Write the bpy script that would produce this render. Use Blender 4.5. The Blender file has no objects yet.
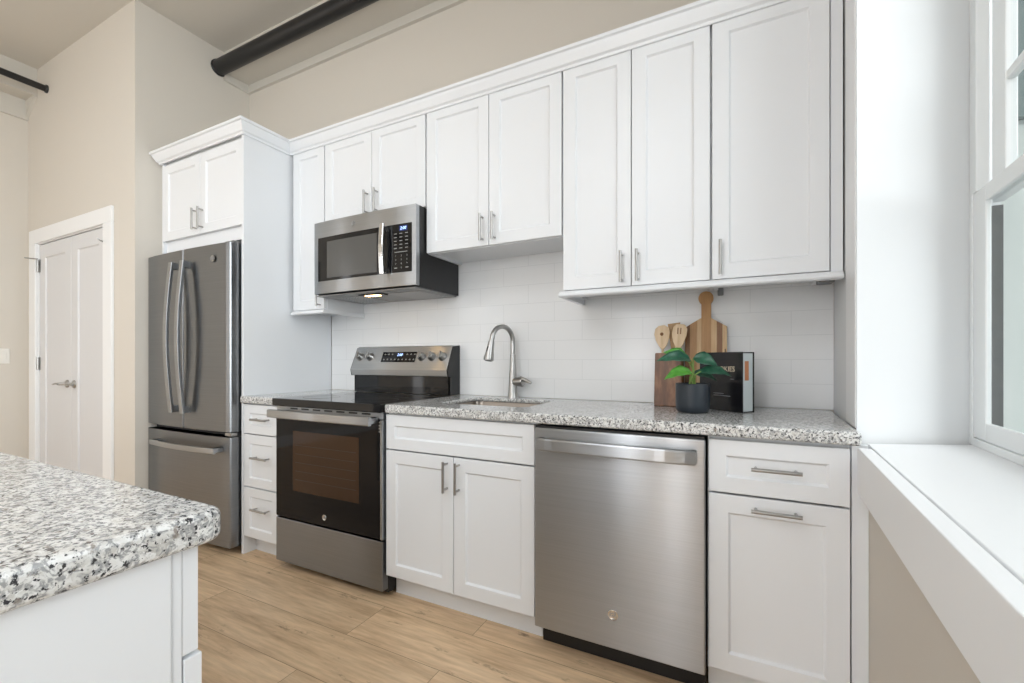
import bpy, math, random
from mathutils import Vector
random.seed(7)
R = math.radians
SC = bpy.context.scene
COL = SC.collection

# ------------------------------------------------------------------ camera
cam = bpy.data.cameras.new('camera'); camo = bpy.data.objects.new('camera', cam); COL.objects.link(camo)
cam.sensor_width = 36; cam.lens = 438.5 / 1024 * 36; cam.shift_y = 18.9 / 1024; cam.clip_start = .02
camo.location = (-.31, -2.193, 1.115); camo.rotation_euler = (R(90), 0, R(26.6))
SC.camera = camo
# ------------------------------------------------------------------ world, lights, exposure
w = bpy.data.worlds.new('world'); SC.world = w; w.use_nodes = True
wb = w.node_tree.nodes['Background']; wb.inputs['Color'].default_value = (.95, .975, 1, 1); wb.inputs['Strength'].default_value = .55
SC.view_settings.view_transform = 'Standard'; SC.view_settings.look = 'None'
SC.view_settings.gamma = 1; SC.view_settings.use_curve_mapping = False
SC.view_settings.exposure = -0.05
def area(name, loc, target, sx, sy, power, col=(1, 1, 1)):
    l = bpy.data.lights.new(name, 'AREA'); l.shape = 'RECTANGLE'; l.size = sx; l.size_y = sy; l.energy = power; l.color = col
    o = bpy.data.objects.new(name, l); COL.objects.link(o); o.location = loc
    o.rotation_euler = (Vector(target) - Vector(loc)).to_track_quat('-Z', 'Y').to_euler(); return o
# right (window) wall frame: s runs towards the camera along the wall, n points outdoors
SK = .071; NK = math.hypot(1, SK)
def W(s, n, z): return (.064 + (-SK * s + n) / NK, (-s - SK * n) / NK, z)
area('daylight_visible_window', W(1.3, 2.2, 2.6), W(1.15, 0, 1.3), 2.4, 3.0, 98, (.95, .97, 1))
area('daylight_second_window', W(3.9, .55, 1.9), W(3.9, -2, 2.0), 1.5, 2.0, 128, (.93, .96, 1))
area('daylight_third_window', W(6.0, .55, 1.9), W(6.0, -2, 1.3), 1.5, 2.0, 8, (.95, .97, 1))
area('ceiling_fill_light', (-1.3, -3.4, 3.40), (-1.3, -3.4, 0), 1.4, 1.4, 22, (.88, .93, 1))  # three unseen soft lights added under the ceiling as room fill
area('ceiling_fill_light', (-1.6, -5.2, 3.40), (-1.6, -5.2, 0), 1.6, 1.6, 44, (.88, .93, 1))
area('ceiling_fill_light', (-3.2, -3.0, 3.40), (-3.2, -3.0, 0), 1.0, 1.0, 13, (.88, .93, 1))
for x_, p_, w_ in ((-1.10, 13, .14), (-1.95, 46, .20), (-3.4, 3, 1.2)):
    area('added_rear_light', (x_, -6.93, 1.3), (x_, 0, 1.3), w_, 2.5, p_, (.93, .96, 1))  # added strips before the solid rear wall: streaks on steel, front fill
for y_ in (-3.15, -4.4):
    area('added_left_light', (-5.42, y_, 1.6), (0, y_, 1.5), .28, 2.0, 4, (.93, .96, 1))  # added strips before the solid left wall, for streaks on the microwave

area('added_left_light', (-5.42, -5.9, 1.7), (0, -2.6, 1.0), 1.4, 2.0, 28, (.91, .96, 1))  # fill light added before the solid left wall, no window there
sun = bpy.data.lights.new('sun', 'SUN'); sun.energy = 1.6; sun.angle = .2; sun.color = (1, .98, .95)
suno = bpy.data.objects.new('sun', sun); COL.objects.link(suno); suno.rotation_euler = Vector((.25, .8, -.55)).to_track_quat('-Z', 'Y').to_euler()
# ------------------------------------------------------------------ materials
def mat(name):
    m = bpy.data.materials.new(name); m.use_nodes = True
    return m, m.node_tree.nodes, m.node_tree.links, m.node_tree.nodes['Principled BSDF']
def plain(name, col, rough=.5, metal=0, spec=.5, coat=0, emit=None, es=0):
    m, n, l, p = mat(name)
    p.inputs['Base Color'].default_value = (*col, 1); p.inputs['Roughness'].default_value = rough
    p.inputs['Metallic'].default_value = metal; p.inputs['Specular IOR Level'].default_value = spec
    p.inputs['Coat Weight'].default_value = coat
    if emit: p.inputs['Emission Color'].default_value = (*emit, 1); p.inputs['Emission Strength'].default_value = es
    return m
def noise(n, l, vec, scale, detail=3, rough=.55):
    t = n.new('ShaderNodeTexNoise'); t.inputs['Scale'].default_value = scale; t.inputs['Detail'].default_value = detail
    t.inputs['Roughness'].default_value = rough
    if vec is not None: l.new(vec, t.inputs['Vector'])
    return t
def ramp(n, l, fac, stops, interp='LINEAR'):
    r = n.new('ShaderNodeValToRGB'); r.color_ramp.interpolation = interp
    e = r.color_ramp.elements
    while len(e) < len(stops): e.new(.5)
    for i, (p, c) in enumerate(stops):
        e[i].position = p; e[i].color = (*c, 1) if len(c) == 3 else c
    l.new(fac, r.inputs['Fac']); return r
def mix(n, l, fac, a, b, mode='MIX'):
    x = n.new('ShaderNodeMix'); x.data_type = 'RGBA'; x.blend_type = mode
    for s, v in ((x.inputs[0], fac), (x.inputs[6], a), (x.inputs[7], b)):
        if hasattr(v, 'is_linked') or hasattr(v, 'links'): l.new(v, s)
        elif isinstance(v, tuple): s.default_value = (*v, 1)
        else: s.default_value = v
    return x.outputs[2]
def position(n, l, scale=(1, 1, 1), loc=(0, 0, 0), obj=False):
    if obj: o = n.new('ShaderNodeTexCoord').outputs['Object']
    else: o = n.new('ShaderNodeNewGeometry').outputs['Position']
    mp = n.new('ShaderNodeMapping'); mp.inputs['Scale'].default_value = scale; mp.inputs['Location'].default_value = loc
    l.new(o, mp.inputs['Vector']); return mp.outputs[0]
def bump(n, l, p, h, strength=.1, dist=.002):
    b = n.new('ShaderNodeBump'); b.inputs['Strength'].default_value = strength; b.inputs['Distance'].default_value = dist
    l.new(h, b.inputs['Height']); l.new(b.outputs[0], p.inputs['Normal'])
def paint(name, col, rough, bs=.05, sc=260):
    m, n, l, p = mat(name); p.inputs['Base Color'].default_value = (*col, 1); p.inputs['Roughness'].default_value = rough
    bump(n, l, p, noise(n, l, position(n, l), sc, 2).outputs[0], bs, .001); return m
M = {}
M['wall'] = paint('beige_wall_paint', (.68, .635, .57), .75)
M['white_wall'] = paint('white_reveal_paint', (.79, .80, .805), .55)
M['ceiling'] = paint('ceiling_paint', (.62, .59, .535), .85)
M['cab'] = paint('white_cabinet_lacquer', (.815, .832, .855), .32, .02, 90)
M['trim'] = plain('white_trim_paint', (.88, .885, .89), .35)
M['vinyl'] = plain('white_window_vinyl', (.82, .84, .84), .3)
M['door'] = plain('grey_white_door_paint', (.70, .70, .71), .4)
M['black'] = plain('black_plastic', (.012, .012, .013), .4)
M['blackmetal'] = plain('black_painted_metal', (.010, .010, .011), .36)
M['rubber'] = plain('dark_gasket', (.03, .03, .032), .7)
M['glassblack'] = plain('black_glass', (.006, .006, .007), .05, spec=.45)
M['doorblack'] = plain('black_oven_glass', (.006, .006, .007), .05, spec=.2)
M['ovenglass'] = plain('brown_oven_glass', (.050, .026, .014), .06, spec=.25)  # even dark brown over the oven window area
M['screen'] = plain('grey_window_screen', (.10, .098, .094), .16, spec=.4)
M['nickel'] = plain('brushed_nickel', (.42, .415, .405), .28, 1)
M['chrome'] = plain('bright_chrome', (.75, .75, .75), .12, 1)
M['greyplastic'] = plain('grey_plastic', (.22, .22, .22), .5)
M['mesh'] = plain('grey_filter_mesh', (.30, .30, .30), .45, .8)
def filt():
    m, n, l, p = mat('aluminium_filter_mesh')
    c = n.new('ShaderNodeTexChecker'); c.inputs['Scale'].default_value = 160; l.new(position(n, l), c.inputs['Vector'])
    c.inputs['Color1'].default_value = (.5, .5, .5, 1); c.inputs['Color2'].default_value = (.18, .18, .18, 1)
    l.new(c.outputs['Color'], p.inputs['Base Color']); p.inputs['Metallic'].default_value = .8; p.inputs['Roughness'].default_value = .4; return m
M['mesh2'] = filt()
M['soil'] = paint('potting_soil', (.03, .02, .014), .95, .9, 300)
M['pot'] = paint('matte_blue_black_ceramic', (.018, .026, .036), .42, .03, 200)
M['stem'] = plain('green_stem', (.22, .36, .08), .45)
M['paper'] = plain('page_paper', (.72, .80, .82), .7)
M['bookblack'] = plain('black_book_cover', (.010, .010, .012), .2)
M['lettering'] = plain('gold_white_lettering', (.80, .68, .50), .4)
M['greylettering'] = plain('grey_lettering', (.25, .25, .27), .4)
M['keylegend'] = plain('pale_key_legend', (.38, .38, .36), .5)
M['display'] = plain('lit_blue_digits', (.2, .3, .6), .3, emit=(.45, .62, 1), es=2.5)
M['displaybase'] = plain('blue_display_window', (.01, .016, .05), .1, emit=(.03, .06, .22), es=.6)
M['lamp'] = plain('warm_hood_bulb', (1, .8, .5), .3, emit=(1, .62, .25), es=14)
M['plate'] = plain('ivory_switch_plate', (.82, .80, .75), .35)
M['photo'] = paint('orange_picture_page', (.62, .26, .12), .5, 0, 50)
M['dark_brick'] = None

def stainless(name, base, rough, tang=(0, 0, 1), streak=(2, 2, 420)):
    m, n, l, p = mat(name)
    p.inputs['Metallic'].default_value = 1
    v = position(n, l, streak)
    t = noise(n, l, v, 1, 3)
    c = ramp(n, l, t.outputs[0], [(.3, tuple(b * .94 for b in base)), (.7, tuple(min(1, b * 1.05) for b in base))])
    l.new(c.outputs[0], p.inputs['Base Color'])
    p.inputs['Roughness'].default_value = rough; p.inputs['Anisotropic'].default_value = 1.0
    cx = n.new('ShaderNodeCombineXYZ')
    for i in range(3): cx.inputs[i].default_value = tang[i]
    l.new(cx.outputs[0], p.inputs['Tangent'])
    return m
M['steel'] = stainless('brushed_stainless', (.43, .445, .462), .285)
M['steel_dark'] = stainless('brushed_dark_stainless', (.255, .262, .272), .275)
M['steel_panel'] = stainless('satin_control_steel', (.58, .58, .575), .32)
M['steel_sink'] = stainless('satin_sink_steel', (.34, .30, .26), .30)

def granite():
    m, n, l, p = mat('speckled_granite')
    v = position(n, l)
    wv = noise(n, l, v, 35, 3)
    vv = mix(n, l, .035, v, wv.outputs['Color'], 'ADD')
    base = ramp(n, l, noise(n, l, vv, 40, 5, .6).outputs[0], [(.30, (.47, .455, .43)), (.46, (.66, .65, .625)), (.60, (.80, .80, .785))])
    vo = n.new('ShaderNodeTexVoronoi'); vo.inputs['Scale'].default_value = 210; l.new(vv, vo.inputs['Vector'])
    sep = n.new('ShaderNodeSeparateColor'); l.new(vo.outputs['Color'], sep.inputs[0])
    f1 = ramp(n, l, sep.outputs[0], [(0, (0, 0, 0)), (.60, (0, 0, 0)), (.75, (.75, .75, .75)), (1, (1, 1, 1))])
    c1 = mix(n, l, f1.outputs[0], base.outputs[0], (.80, .80, .79))
    g = ramp(n, l, noise(n, l, vv, 115, 4, .6).outputs[0], [(.485, (0, 0, 0)), (.585, (.85, .85, .85))])
    c2 = mix(n, l, g.outputs[0], c1, (.27, .275, .28))
    d = ramp(n, l, noise(n, l, position(n, l, loc=(3.1, 1.7, .4)), 150, 4, .62).outputs[0], [(.56, (0, 0, 0)), (.605, (1, 1, 1))])
    c3 = mix(n, l, d.outputs[0], c2, (.045, .045, .05))
    br = ramp(n, l, noise(n, l, position(n, l, loc=(7, 2, 5)), 80, 3).outputs[0], [(.62, (0, 0, 0)), (.70, (.8, .8, .8))])
    c4 = mix(n, l, br.outputs[0], c3, (.24, .20, .17))
    l.new(c4, p.inputs['Base Color'])
    p.inputs['Roughness'].default_value = .12; p.inputs['Specular IOR Level'].default_value = .5
    return m
M['granite'] = granite()

def oak_floor():
    m, n, l, p = mat('oak_plank_floor')
    v = position(n, l)
    b = n.new('ShaderNodeTexBrick'); l.new(v, b.inputs['Vector'])
    b.inputs['Scale'].default_value = 1; b.inputs['Brick Width'].default_value = 1.25; b.inputs['Row Height'].default_value = .225
    b.inputs['Mortar Size'].default_value = .0012; b.inputs['Mortar Smooth'].default_value = .2; b.offset = .37; b.squash = 1
    b.inputs['Color1'].default_value = (0, 0, 0, 1); b.inputs['Color2'].default_value = (1, 1, 1, 1); b.inputs['Mortar'].default_value = (.5, .5, .5, 1)
    sc = n.new('ShaderNodeVectorMath'); sc.operation = 'MULTIPLY_ADD'
    l.new(b.outputs['Color'], sc.inputs[0]); sc.inputs[1].default_value = (5, 3, 7); l.new(v, sc.inputs[2])
    mp = n.new('ShaderNodeMapping'); mp.inputs['Scale'].default_value = (1.6, 14, 1); l.new(sc.outputs[0], mp.inputs[0])
    gr = noise(n, l, mp.outputs[0], 1.6, 6, .62)
    col = ramp(n, l, gr.outputs[0], [(.28, (.52, .35, .205)), (.45, (.70, .50, .315)), (.58, (.78, .575, .37)), (.75, (.83, .625, .415))])
    mp2 = n.new('ShaderNodeMapping'); mp2.inputs['Scale'].default_value = (6, 60, 1); l.new(sc.outputs[0], mp2.inputs[0])
    fine = ramp(n, l, noise(n, l, mp2.outputs[0], 1.2, 4).outputs[0], [(.35, (.82, .81, .80)), (.65, (1, 1, 1))])
    c = mix(n, l, 1.0, col.outputs[0], fine.outputs[0], 'MULTIPLY')
    mp3 = n.new('ShaderNodeMapping'); mp3.inputs['Scale'].default_value = (2.3, 9, 1); l.new(sc.outputs[0], mp3.inputs[0])
    kn = ramp(n, l, noise(n, l, mp3.outputs[0], 2.2, 5, .7).outputs[0], [(.61, (0, 0, 0)), (.72, (.8, .8, .8))])
    c = mix(n, l, kn.outputs[0], c, (.15, .085, .045))
    tone = ramp(n, l, b.outputs['Color'], [(0, (.93, .92, .91)), (1, (1.04, 1.03, 1.02))])
    c = mix(n, l, 1.0, c, tone.outputs[0], 'MULTIPLY')
    c = mix(n, l, b.outputs['Fac'], c, (.26, .17, .10))
    l.new(c, p.inputs['Base Color']); p.inputs['Roughness'].default_value = .42
    bump(n, l, p, gr.outputs[0], .08, .002)
    return m
M['floor'] = oak_floor()

def tile():
    m, n, l, p = mat('white_subway_tile')
    v = position(n, l)
    sw = n.new('ShaderNodeSeparateXYZ'); l.new(v, sw.inputs[0])
    cb = n.new('ShaderNodeCombineXYZ')
    mx = n.new('ShaderNodeMath'); mx.operation = 'SUBTRACT'; l.new(sw.outputs[0], mx.inputs[0]); l.new(sw.outputs[1], mx.inputs[1])
    ax = n.new('ShaderNodeMath'); l.new(mx.outputs[0], ax.inputs[0]); ax.inputs[1].default_value = 10 * .3048 + .077
    az = n.new('ShaderNodeMath'); l.new(sw.outputs[2], az.inputs[0]); az.inputs[1].default_value = -.914 + .1025 * 10
    l.new(ax.outputs[0], cb.inputs[0]); l.new(az.outputs[0], cb.inputs[1])
    b = n.new('ShaderNodeTexBrick'); l.new(cb.outputs[0], b.inputs['Vector'])
    b.inputs['Scale'].default_value = 1; b.inputs['Brick Width'].default_value = .3048; b.inputs['Row Height'].default_value = .1025
    b.inputs['Mortar Size'].default_value = .0011; b.inputs['Mortar Smooth'].default_value = .1; b.offset = .5
    b.inputs['Color1'].default_value = (.84, .845, .85, 1); b.inputs['Color2'].default_value = (.84, .845, .85, 1); b.inputs['Mortar'].default_value = (.72, .73, .735, 1)
    l.new(b.outputs['Color'], p.inputs['Base Color'])
    p.inputs['Roughness'].default_value = .2
    iv = n.new('ShaderNodeMath'); iv.operation = 'SUBTRACT'; iv.inputs[0].default_value = 1; l.new(b.outputs['Fac'], iv.inputs[1])
    bump(n, l, p, iv.outputs[0], .15, .001)
    return m
M['tile'] = tile()

def wood(name, stops, scale=(60, 60, 5), rough=.45):
    m, n, l, p = mat(name)
    v = position(n, l, scale, obj=True)
    g = noise(n, l, v, 1, 5, .6)
    l.new(ramp(n, l, g.outputs[0], stops).outputs[0], p.inputs['Base Color']); p.inputs['Roughness'].default_value = rough
    return m
M['maple'] = wood('pale_utensil_wood', [(.3, (.60, .42, .24)), (.7, (.78, .60, .40))])
M['tanwood'] = wood('tan_utensil_wood', [(.3, (.42, .24, .10)), (.7, (.58, .37, .18))])
M['walnut'] = wood('dark_brown_holder_wood', [(.28, (.055, .022, .010)), (.5, (.17, .07, .03)), (.72, (.34, .17, .08))], (22, 22, 7), .35)
M['strip1'] = wood('light_acacia_strip', [(.3, (.58, .37, .18)), (.7, (.76, .54, .31))], (70, 40, 6))
M['strip2'] = wood('mid_acacia_strip', [(.3, (.40, .20, .075)), (.7, (.58, .33, .14))], (70, 40, 6))
M['strip3'] = wood('dark_acacia_strip', [(.3, (.17, .075, .03)), (.7, (.33, .16, .065))], (70, 40, 6))
def leafmat(name, a, b):
    m, n, l, p = mat(name)
    g = noise(n, l, position(n, l, obj=True), 60, 3)
    l.new(ramp(n, l, g.outputs[0], [(.35, a), (.7, b)]).outputs[0], p.inputs['Base Color']); p.inputs['Roughness'].default_value = .28
    return m
M['leaf'] = leafmat('dark_green_leaf', (.015, .075, .045), (.03, .14, .075))
M['leaf_bright'] = leafmat('bright_green_leaf', (.06, .24, .03), (.11, .36, .05))
def glassmat():
    m, n, l, p = mat('window_glass'); n.remove(p)
    out = n['Material Output']; tr = n.new('ShaderNodeBsdfTransparent'); gl = n.new('ShaderNodeBsdfGlossy'); gl.inputs['Roughness'].default_value = .01
    tr.inputs['Color'].default_value = (.965, .985, .98, 1)
    lw = n.new('ShaderNodeLayerWeight'); lw.inputs[0].default_value = .5
    pw = n.new('ShaderNodeMath'); pw.operation = 'POWER'; l.new(lw.outputs['Facing'], pw.inputs[0]); pw.inputs[1].default_value = 5
    ad = n.new('ShaderNodeMath'); ad.operation = 'MULTIPLY_ADD'; l.new(pw.outputs[0], ad.inputs[0]); ad.inputs[1].default_value = .6; ad.inputs[2].default_value = .02
    mx = n.new('ShaderNodeMixShader'); l.new(ad.outputs[0], mx.inputs[0]); l.new(tr.outputs[0], mx.inputs[1]); l.new(gl.outputs[0], mx.inputs[2])
    l.new(mx.outputs[0], out.inputs[0]); return m
M['glass'] = glassmat()
def facade():
    m, n, l, p = mat('pale_green_siding')
    g = noise(n, l, position(n, l, (3, 3, .4)), 1, 3)
    l.new(ramp(n, l, g.outputs[0], [(.3, (.66, .73, .71)), (.7, (.80, .85, .83))]).outputs[0], p.inputs['Base Color']); p.inputs['Roughness'].default_value = .7
    return m
M['facade'] = facade()
M['teal'] = plain('dark_teal_cladding', (.20, .27, .27), .4)
def brick():
    m, n, l, p = mat('dark_grey_masonry')
    g = noise(n, l, position(n, l), 30, 4)
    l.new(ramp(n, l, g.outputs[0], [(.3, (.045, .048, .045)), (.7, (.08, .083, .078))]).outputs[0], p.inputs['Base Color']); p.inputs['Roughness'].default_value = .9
    return m
M['dark_brick'] = brick()

# ------------------------------------------------------------------ mesh helpers
ORI = {}
class B:
    def __init__(s): s.v = []; s.f = []; s.sm = []; s.mi = []; s.cur = 0
    def add(s, vs, fs, smooth=False):
        k = len(s.v); s.v += [tuple(q) for q in vs]; s.f += [tuple(i + k for i in f) for f in fs]
        s.sm += [smooth] * len(fs); s.mi += [s.cur] * len(fs); return s
    def box(s, x0, x1, y0, y1, z0, z1):
        return s.hexa([(x0, y0), (x1, y0), (x1, y1), (x0, y1)], z0, z1)
    def hexa(s, poly, z0, z1, poly2=None):
        poly2 = poly2 or poly; n = len(poly)
        vs = [(x, y, z0) for x, y in poly] + [(x, y, z1) for x, y in poly2]
        return s.add(vs, [tuple(range(n))[::-1], tuple(range(n, 2 * n))] + [(i, (i + 1) % n, n + (i + 1) % n, n + i) for i in range(n)])
    def prism_x(s, poly, x0, x1, smooth=False):         # poly in (y, z)
        n = len(poly); vs = [(x0, y, z) for y, z in poly] + [(x1, y, z) for y, z in poly]
        return s.add(vs, [tuple(range(n))[::-1], tuple(range(n, 2 * n))] + [(i, (i + 1) % n, n + (i + 1) % n, n + i) for i in range(n)], smooth)
    def prism_y(s, poly, y0, y1):                        # poly in (x, z)
        n = len(poly); vs = [(x, y0, z) for x, z in poly] + [(x, y1, z) for x, z in poly]
        return s.add(vs, [tuple(range(n)), tuple(range(n, 2 * n))[::-1]] + [(i, n + i, n + (i + 1) % n, (i + 1) % n) for i in range(n)])
    def lathe(s, c, prof, seg=32, axis='z'):             # prof: (r, h)
        vs = []; n = len(prof)
        for i in range(seg):
            a = 2 * math.pi * i / seg
            for r, h in prof:
                x, y = r * math.cos(a), r * math.sin(a)
                p = (x, y, h) if axis == 'z' else ((x, h, y) if axis == 'y' else (h, x, y))
                vs.append((c[0] + p[0], c[1] + p[1], c[2] + p[2]))
        fs = []
        for i in range(seg):
            j = (i + 1) % seg
            for k in range(n - 1): fs.append((i * n + k, j * n + k, j * n + k + 1, i * n + k + 1))
        s.add(vs, fs, True)
        if prof[0][0] > 1e-6: s.add([vs[i * n] for i in range(seg)], [tuple(range(seg))[::-1]])
        if prof[-1][0] > 1e-6: s.add([vs[i * n + n - 1] for i in range(seg)], [tuple(range(seg))])
        return s
    def tube(s, pts, r, seg=12, cap=True, flat=1.0, up=None):
        pts = [Vector(p) for p in pts]; n = len(pts); rs = r if isinstance(r, (list, tuple)) else [r] * n
        vs = []; u = None
        for i, p in enumerate(pts):
            t = (pts[min(i + 1, n - 1)] - pts[max(i - 1, 0)]).normalized()
            if u is None:
                u = Vector(up) if up else (Vector((0, 0, 1)) if abs(t.z) < .9 else Vector((1, 0, 0)))
            u = (u - t * u.dot(t)).normalized(); b = t.cross(u)
            for k in range(seg):
                a = 2 * math.pi * k / seg
                vs.append(p + (u * math.cos(a) + b * math.sin(a) * flat) * rs[i])
        fs = [(i * seg + k, i * seg + (k + 1) % seg, (i + 1) * seg + (k + 1) % seg, (i + 1) * seg + k) for i in range(n - 1) for k in range(seg)]
        s.add(vs, fs, True)
        if cap: s.add(vs[:seg], [tuple(range(seg))[::-1]]); s.add(vs[-seg:], [tuple(range(seg))])
        return s
    def strip(s, pts, w, th, side):                      # rectangular bar swept along pts; side = width direction
        pts = [Vector(p) for p in pts]; n = len(pts); vs = []
        sd = Vector(side).normalized()
        for i, p in enumerate(pts):
            t = (pts[min(i + 1, n - 1)] - pts[max(i - 1, 0)]).normalized(); d = t.cross(sd).normalized()
            c = .25
            for a, b in ((-1, -1 + c), (-1 + c, -1), (1 - c, -1), (1, -1 + c), (1, 1 - c), (1 - c, 1), (-1 + c, 1), (-1, 1 - c)):
                vs.append(p + sd * w / 2 * a + d * th / 2 * b)
        m = 8
        fs = [(i * m + k, i * m + (k + 1) % m, (i + 1) * m + (k + 1) % m, (i + 1) * m + k) for i in range(n - 1) for k in range(m)]
        s.add(vs, fs); s.add(vs[:m], [tuple(range(m))[::-1]]); s.add(vs[-m:], [tuple(range(m))]); return s
    def build(s, name, m, parent=None, bevel=0, seg=2, loc=None, label=None):
        me = bpy.data.meshes.new(name)
        o3 = Vector(ORI.get(parent.name, (0, 0, 0))) if parent else Vector(loc or (0, 0, 0))
        me.from_pydata([Vector(q) - o3 for q in s.v], [], s.f); me.update()
        ms = m if isinstance(m, (list, tuple)) else [m]
        for q in ms: me.materials.append(q)
        for p, sm, mi in zip(me.polygons, s.sm, s.mi): p.use_smooth = sm; p.material_index = mi
        o = bpy.data.objects.new(name, me); COL.objects.link(o)
        import bmesh
        bm = bmesh.new(); bm.from_mesh(me); bmesh.ops.recalc_face_normals(bm, faces=bm.faces); bm.to_mesh(me); bm.free()
        if parent: o.parent = parent
        else: o.location = o3
        ORI[o.name] = tuple(o3)
        if bevel:
            b = o.modifiers.new('bevel', 'BEVEL'); b.width = bevel; b.segments = seg; b.limit_method = 'ANGLE'; b.angle_limit = R(40)
        if label: o['label'] = label
        return o
def thing(name, loc, label, cat, group=None):
    o = bpy.data.objects.new(name, None); COL.objects.link(o); o.location = loc; o.empty_display_size = .05
    ORI[o.name] = tuple(loc); return tag(o, label, cat, group)
def tag(o, label, cat, group=None):
    o['label'] = label; o['category'] = cat
    if group: o['group'] = group
    return o
def struct(o): o['kind'] = 'structure'; return o
def text(b, s, size, place, ext=.0006, xs=1.0):          # letters as real raised geometry; place maps (x, y, depth) to a point
    cu = bpy.data.curves.new('lettering', 'FONT'); cu.body = s; cu.size = size; cu.extrude = ext; cu.align_x = 'CENTER'; cu.align_y = 'CENTER'
    cu.resolution_u = 3
    o = bpy.data.objects.new('lettering', cu); COL.objects.link(o)
    me = bpy.data.meshes.new_from_object(o)
    b.add([place(v.co.x * xs, v.co.y, v.co.z) for v in me.vertices], [tuple(p.vertices) for p in me.polygons])
    bpy.data.objects.remove(o); bpy.data.curves.remove(cu); bpy.data.meshes.remove(me); return b

CAB = M['cab']
def shaker(b, x0, x1, z0, z1, yf, th=.02, st=.057, rec=.009, face=-1):
    """frame-and-panel front; face -1 looks to -y, +1 to +y"""
    yb = yf - face * th; yr = yf - face * rec
    def P(x, y, z): return (x, y, z)
    rings = [(x0, x1, z0, z1, yb), (x0, x1, z0, z1, yf), (x0 + st, x1 - st, z0 + st, z1 - st, yf), (x0 + st + .006, x1 - st - .006, z0 + st + .006, z1 - st - .006, yr)]
    vs = []
    for a, c, d, e, y in rings: vs += [(a, y, d), (c, y, d), (c, y, e), (a, y, e)]
    fs = [(3, 2, 1, 0)]
    for r in range(3):
        for i in range(4): fs.append((r * 4 + i, r * 4 + (i + 1) % 4, r * 4 + 4 + (i + 1) % 4, r * 4 + 4 + i))
    fs.append((12, 13, 14, 15))
    return b.add(vs, fs)
def bar_pull(c, vertical, parent, length=.132, y_out=.032):
    b = B(); x, y, z = c; h = length / 2; p = length * .4
    if vertical:
        b.tube([(x, y - y_out, z - h), (x, y - y_out, z + h)], .006, 12)
        for q in (-p, p): b.tube([(x, y, z + q), (x, y - y_out, z + q)], .0048, 8)
    else:
        b.tube([(x - h, y - y_out, z), (x + h, y - y_out, z)], .006, 12)
        for q in (-p, p): b.tube([(x + q, y, z), (x + q, y - y_out, z)], .0048, 8)
    return b.build('handle', M['nickel'], parent, label='brushed nickel bar handle')
G = .0018
def front(name, x0, x1, z0, z1, yf, root, pull=None, st=.057):
    d = shaker(B(), x0 + G, x1 - G, z0 + G, z1 - G, yf, st=st).build(name, CAB, root, bevel=.0015)
    if pull: bar_pull((pull[0], yf, pull[1]), pull[2], d)
    return d
def badge(c, r, parent, m=None):                          # round monogram badge facing -y
    x, y, z = c
    o = B().lathe((x, y, z), [(r, 0), (r, -.0012), (r * .93, -.002), (r * .86, -.0012), (0.0001, -.0012)], 32, 'y').build('badge', m or M['chrome'], parent, label='round monogram badge')
    t = B()
    text(t, 'GE', r * 1.0, lambda a, b_, d: (x + a + .22 * b_, y - .0016 - d, z + b_), .0004, .85)
    for sg in (-1, 1):
        t.tube([(x + sg * r * (.55 + .22 * math.cos(k * .5)), y - .0014, z + r * .62 * math.sin(k * .5 - 1.4)) for k in range(7)], r * .035, 6)
    t.build('monogram', M['greyplastic'], o)
    return o

# ------------------------------------------------------------------ key dimensions
E = [0, -.381, -.991, -1.753, -2.515, -2.82]               # cabinet joints along the back wall
XA, XL, YD, ZC = -3.753, -5.479, -.752, 3.45               # alcove wall, left wall, closet wall, ceiling
YR = -7.0                                                   # rear wall
CT, CB = .912, .872                                         # countertop top and underside

# ------------------------------------------------------------------ room shell
OUT_ = .344
RM = [(XL - .2, YR - .2), W(7.3, OUT_, 0)[:2], W(-.2, OUT_, 0)[:2], (XL - .2, .2)]
struct(B().hexa(RM, -.1, 0).build('floor', M['floor']))
struct(B().hexa(RM, ZC, ZC + .12).build('ceiling', M['ceiling']))
struct(B().box(XA - .12, .39, 0, .2, 0, ZC).build('wall_back', M['wall']))
struct(B().box(XA - .12, XA, YD + .12, 0, 0, ZC).build('wall_alcove', M['wall']))
DX0, DX1, DZ = -5.29, -4.135, 2.06
struct(B().box(XL, DX0, YD, YD + .12, 0, ZC).box(DX1, XA, YD, YD + .12, 0, ZC).box(DX0, DX1, YD, YD + .12, DZ, ZC).build('wall_closet', M['wall']))
struct(B().box(XL - .15, XL, YR, YD + .12, 0, ZC).build('wall_left', M['wall']))
struct(B().box(XL - .15, -.1, YR - .15, YR, 0, ZC).build('wall_rear', M['wall']))
# window wall, three openings
OUT, FR = .344, .285
ops = [(.405, 1.95, .868, 2.95), (3.1, 4.7, .87, 2.95), (5.2, 6.7, .87, 2.95)]
def seg(b, s0, s1, z0, z1, n0=0, n1=OUT, d0=0, d1=0):
    # d0, d1: offset of the indoor edge of the jamb (reveals that widen or narrow towards the room)
    p = [W(s0 + d0, n0, 0)[:2], W(s1 + d1, n0, 0)[:2], W(s1, n1, 0)[:2], W(s0, n1, 0)[:2]]
    return b.hexa(p, z0, z1)
b = B()
seg(b, -.2, ops[0][0], 0, ZC, FR)                                       # behind the reveal
b.hexa([W(-.2, 0, 0)[:2], W(.56, 0, 0)[:2], W(.405, FR, 0)[:2], W(-.2, FR, 0)[:2]], .855, ZC)
seg(b, 1.95, 3.1, 0, ZC); seg(b, 4.7, 5.2, 0, ZC); seg(b, 6.7, 7.2, 0, ZC)
for s0, s1, z0, z1 in ops: seg(b, s0, s1, z1, ZC)
b.cur = 1
seg(b, -.2, .405, 0, .8545, .02, FR)
seg(b, ops[0][0], ops[0][1], 0, .8545, .02)
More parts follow.
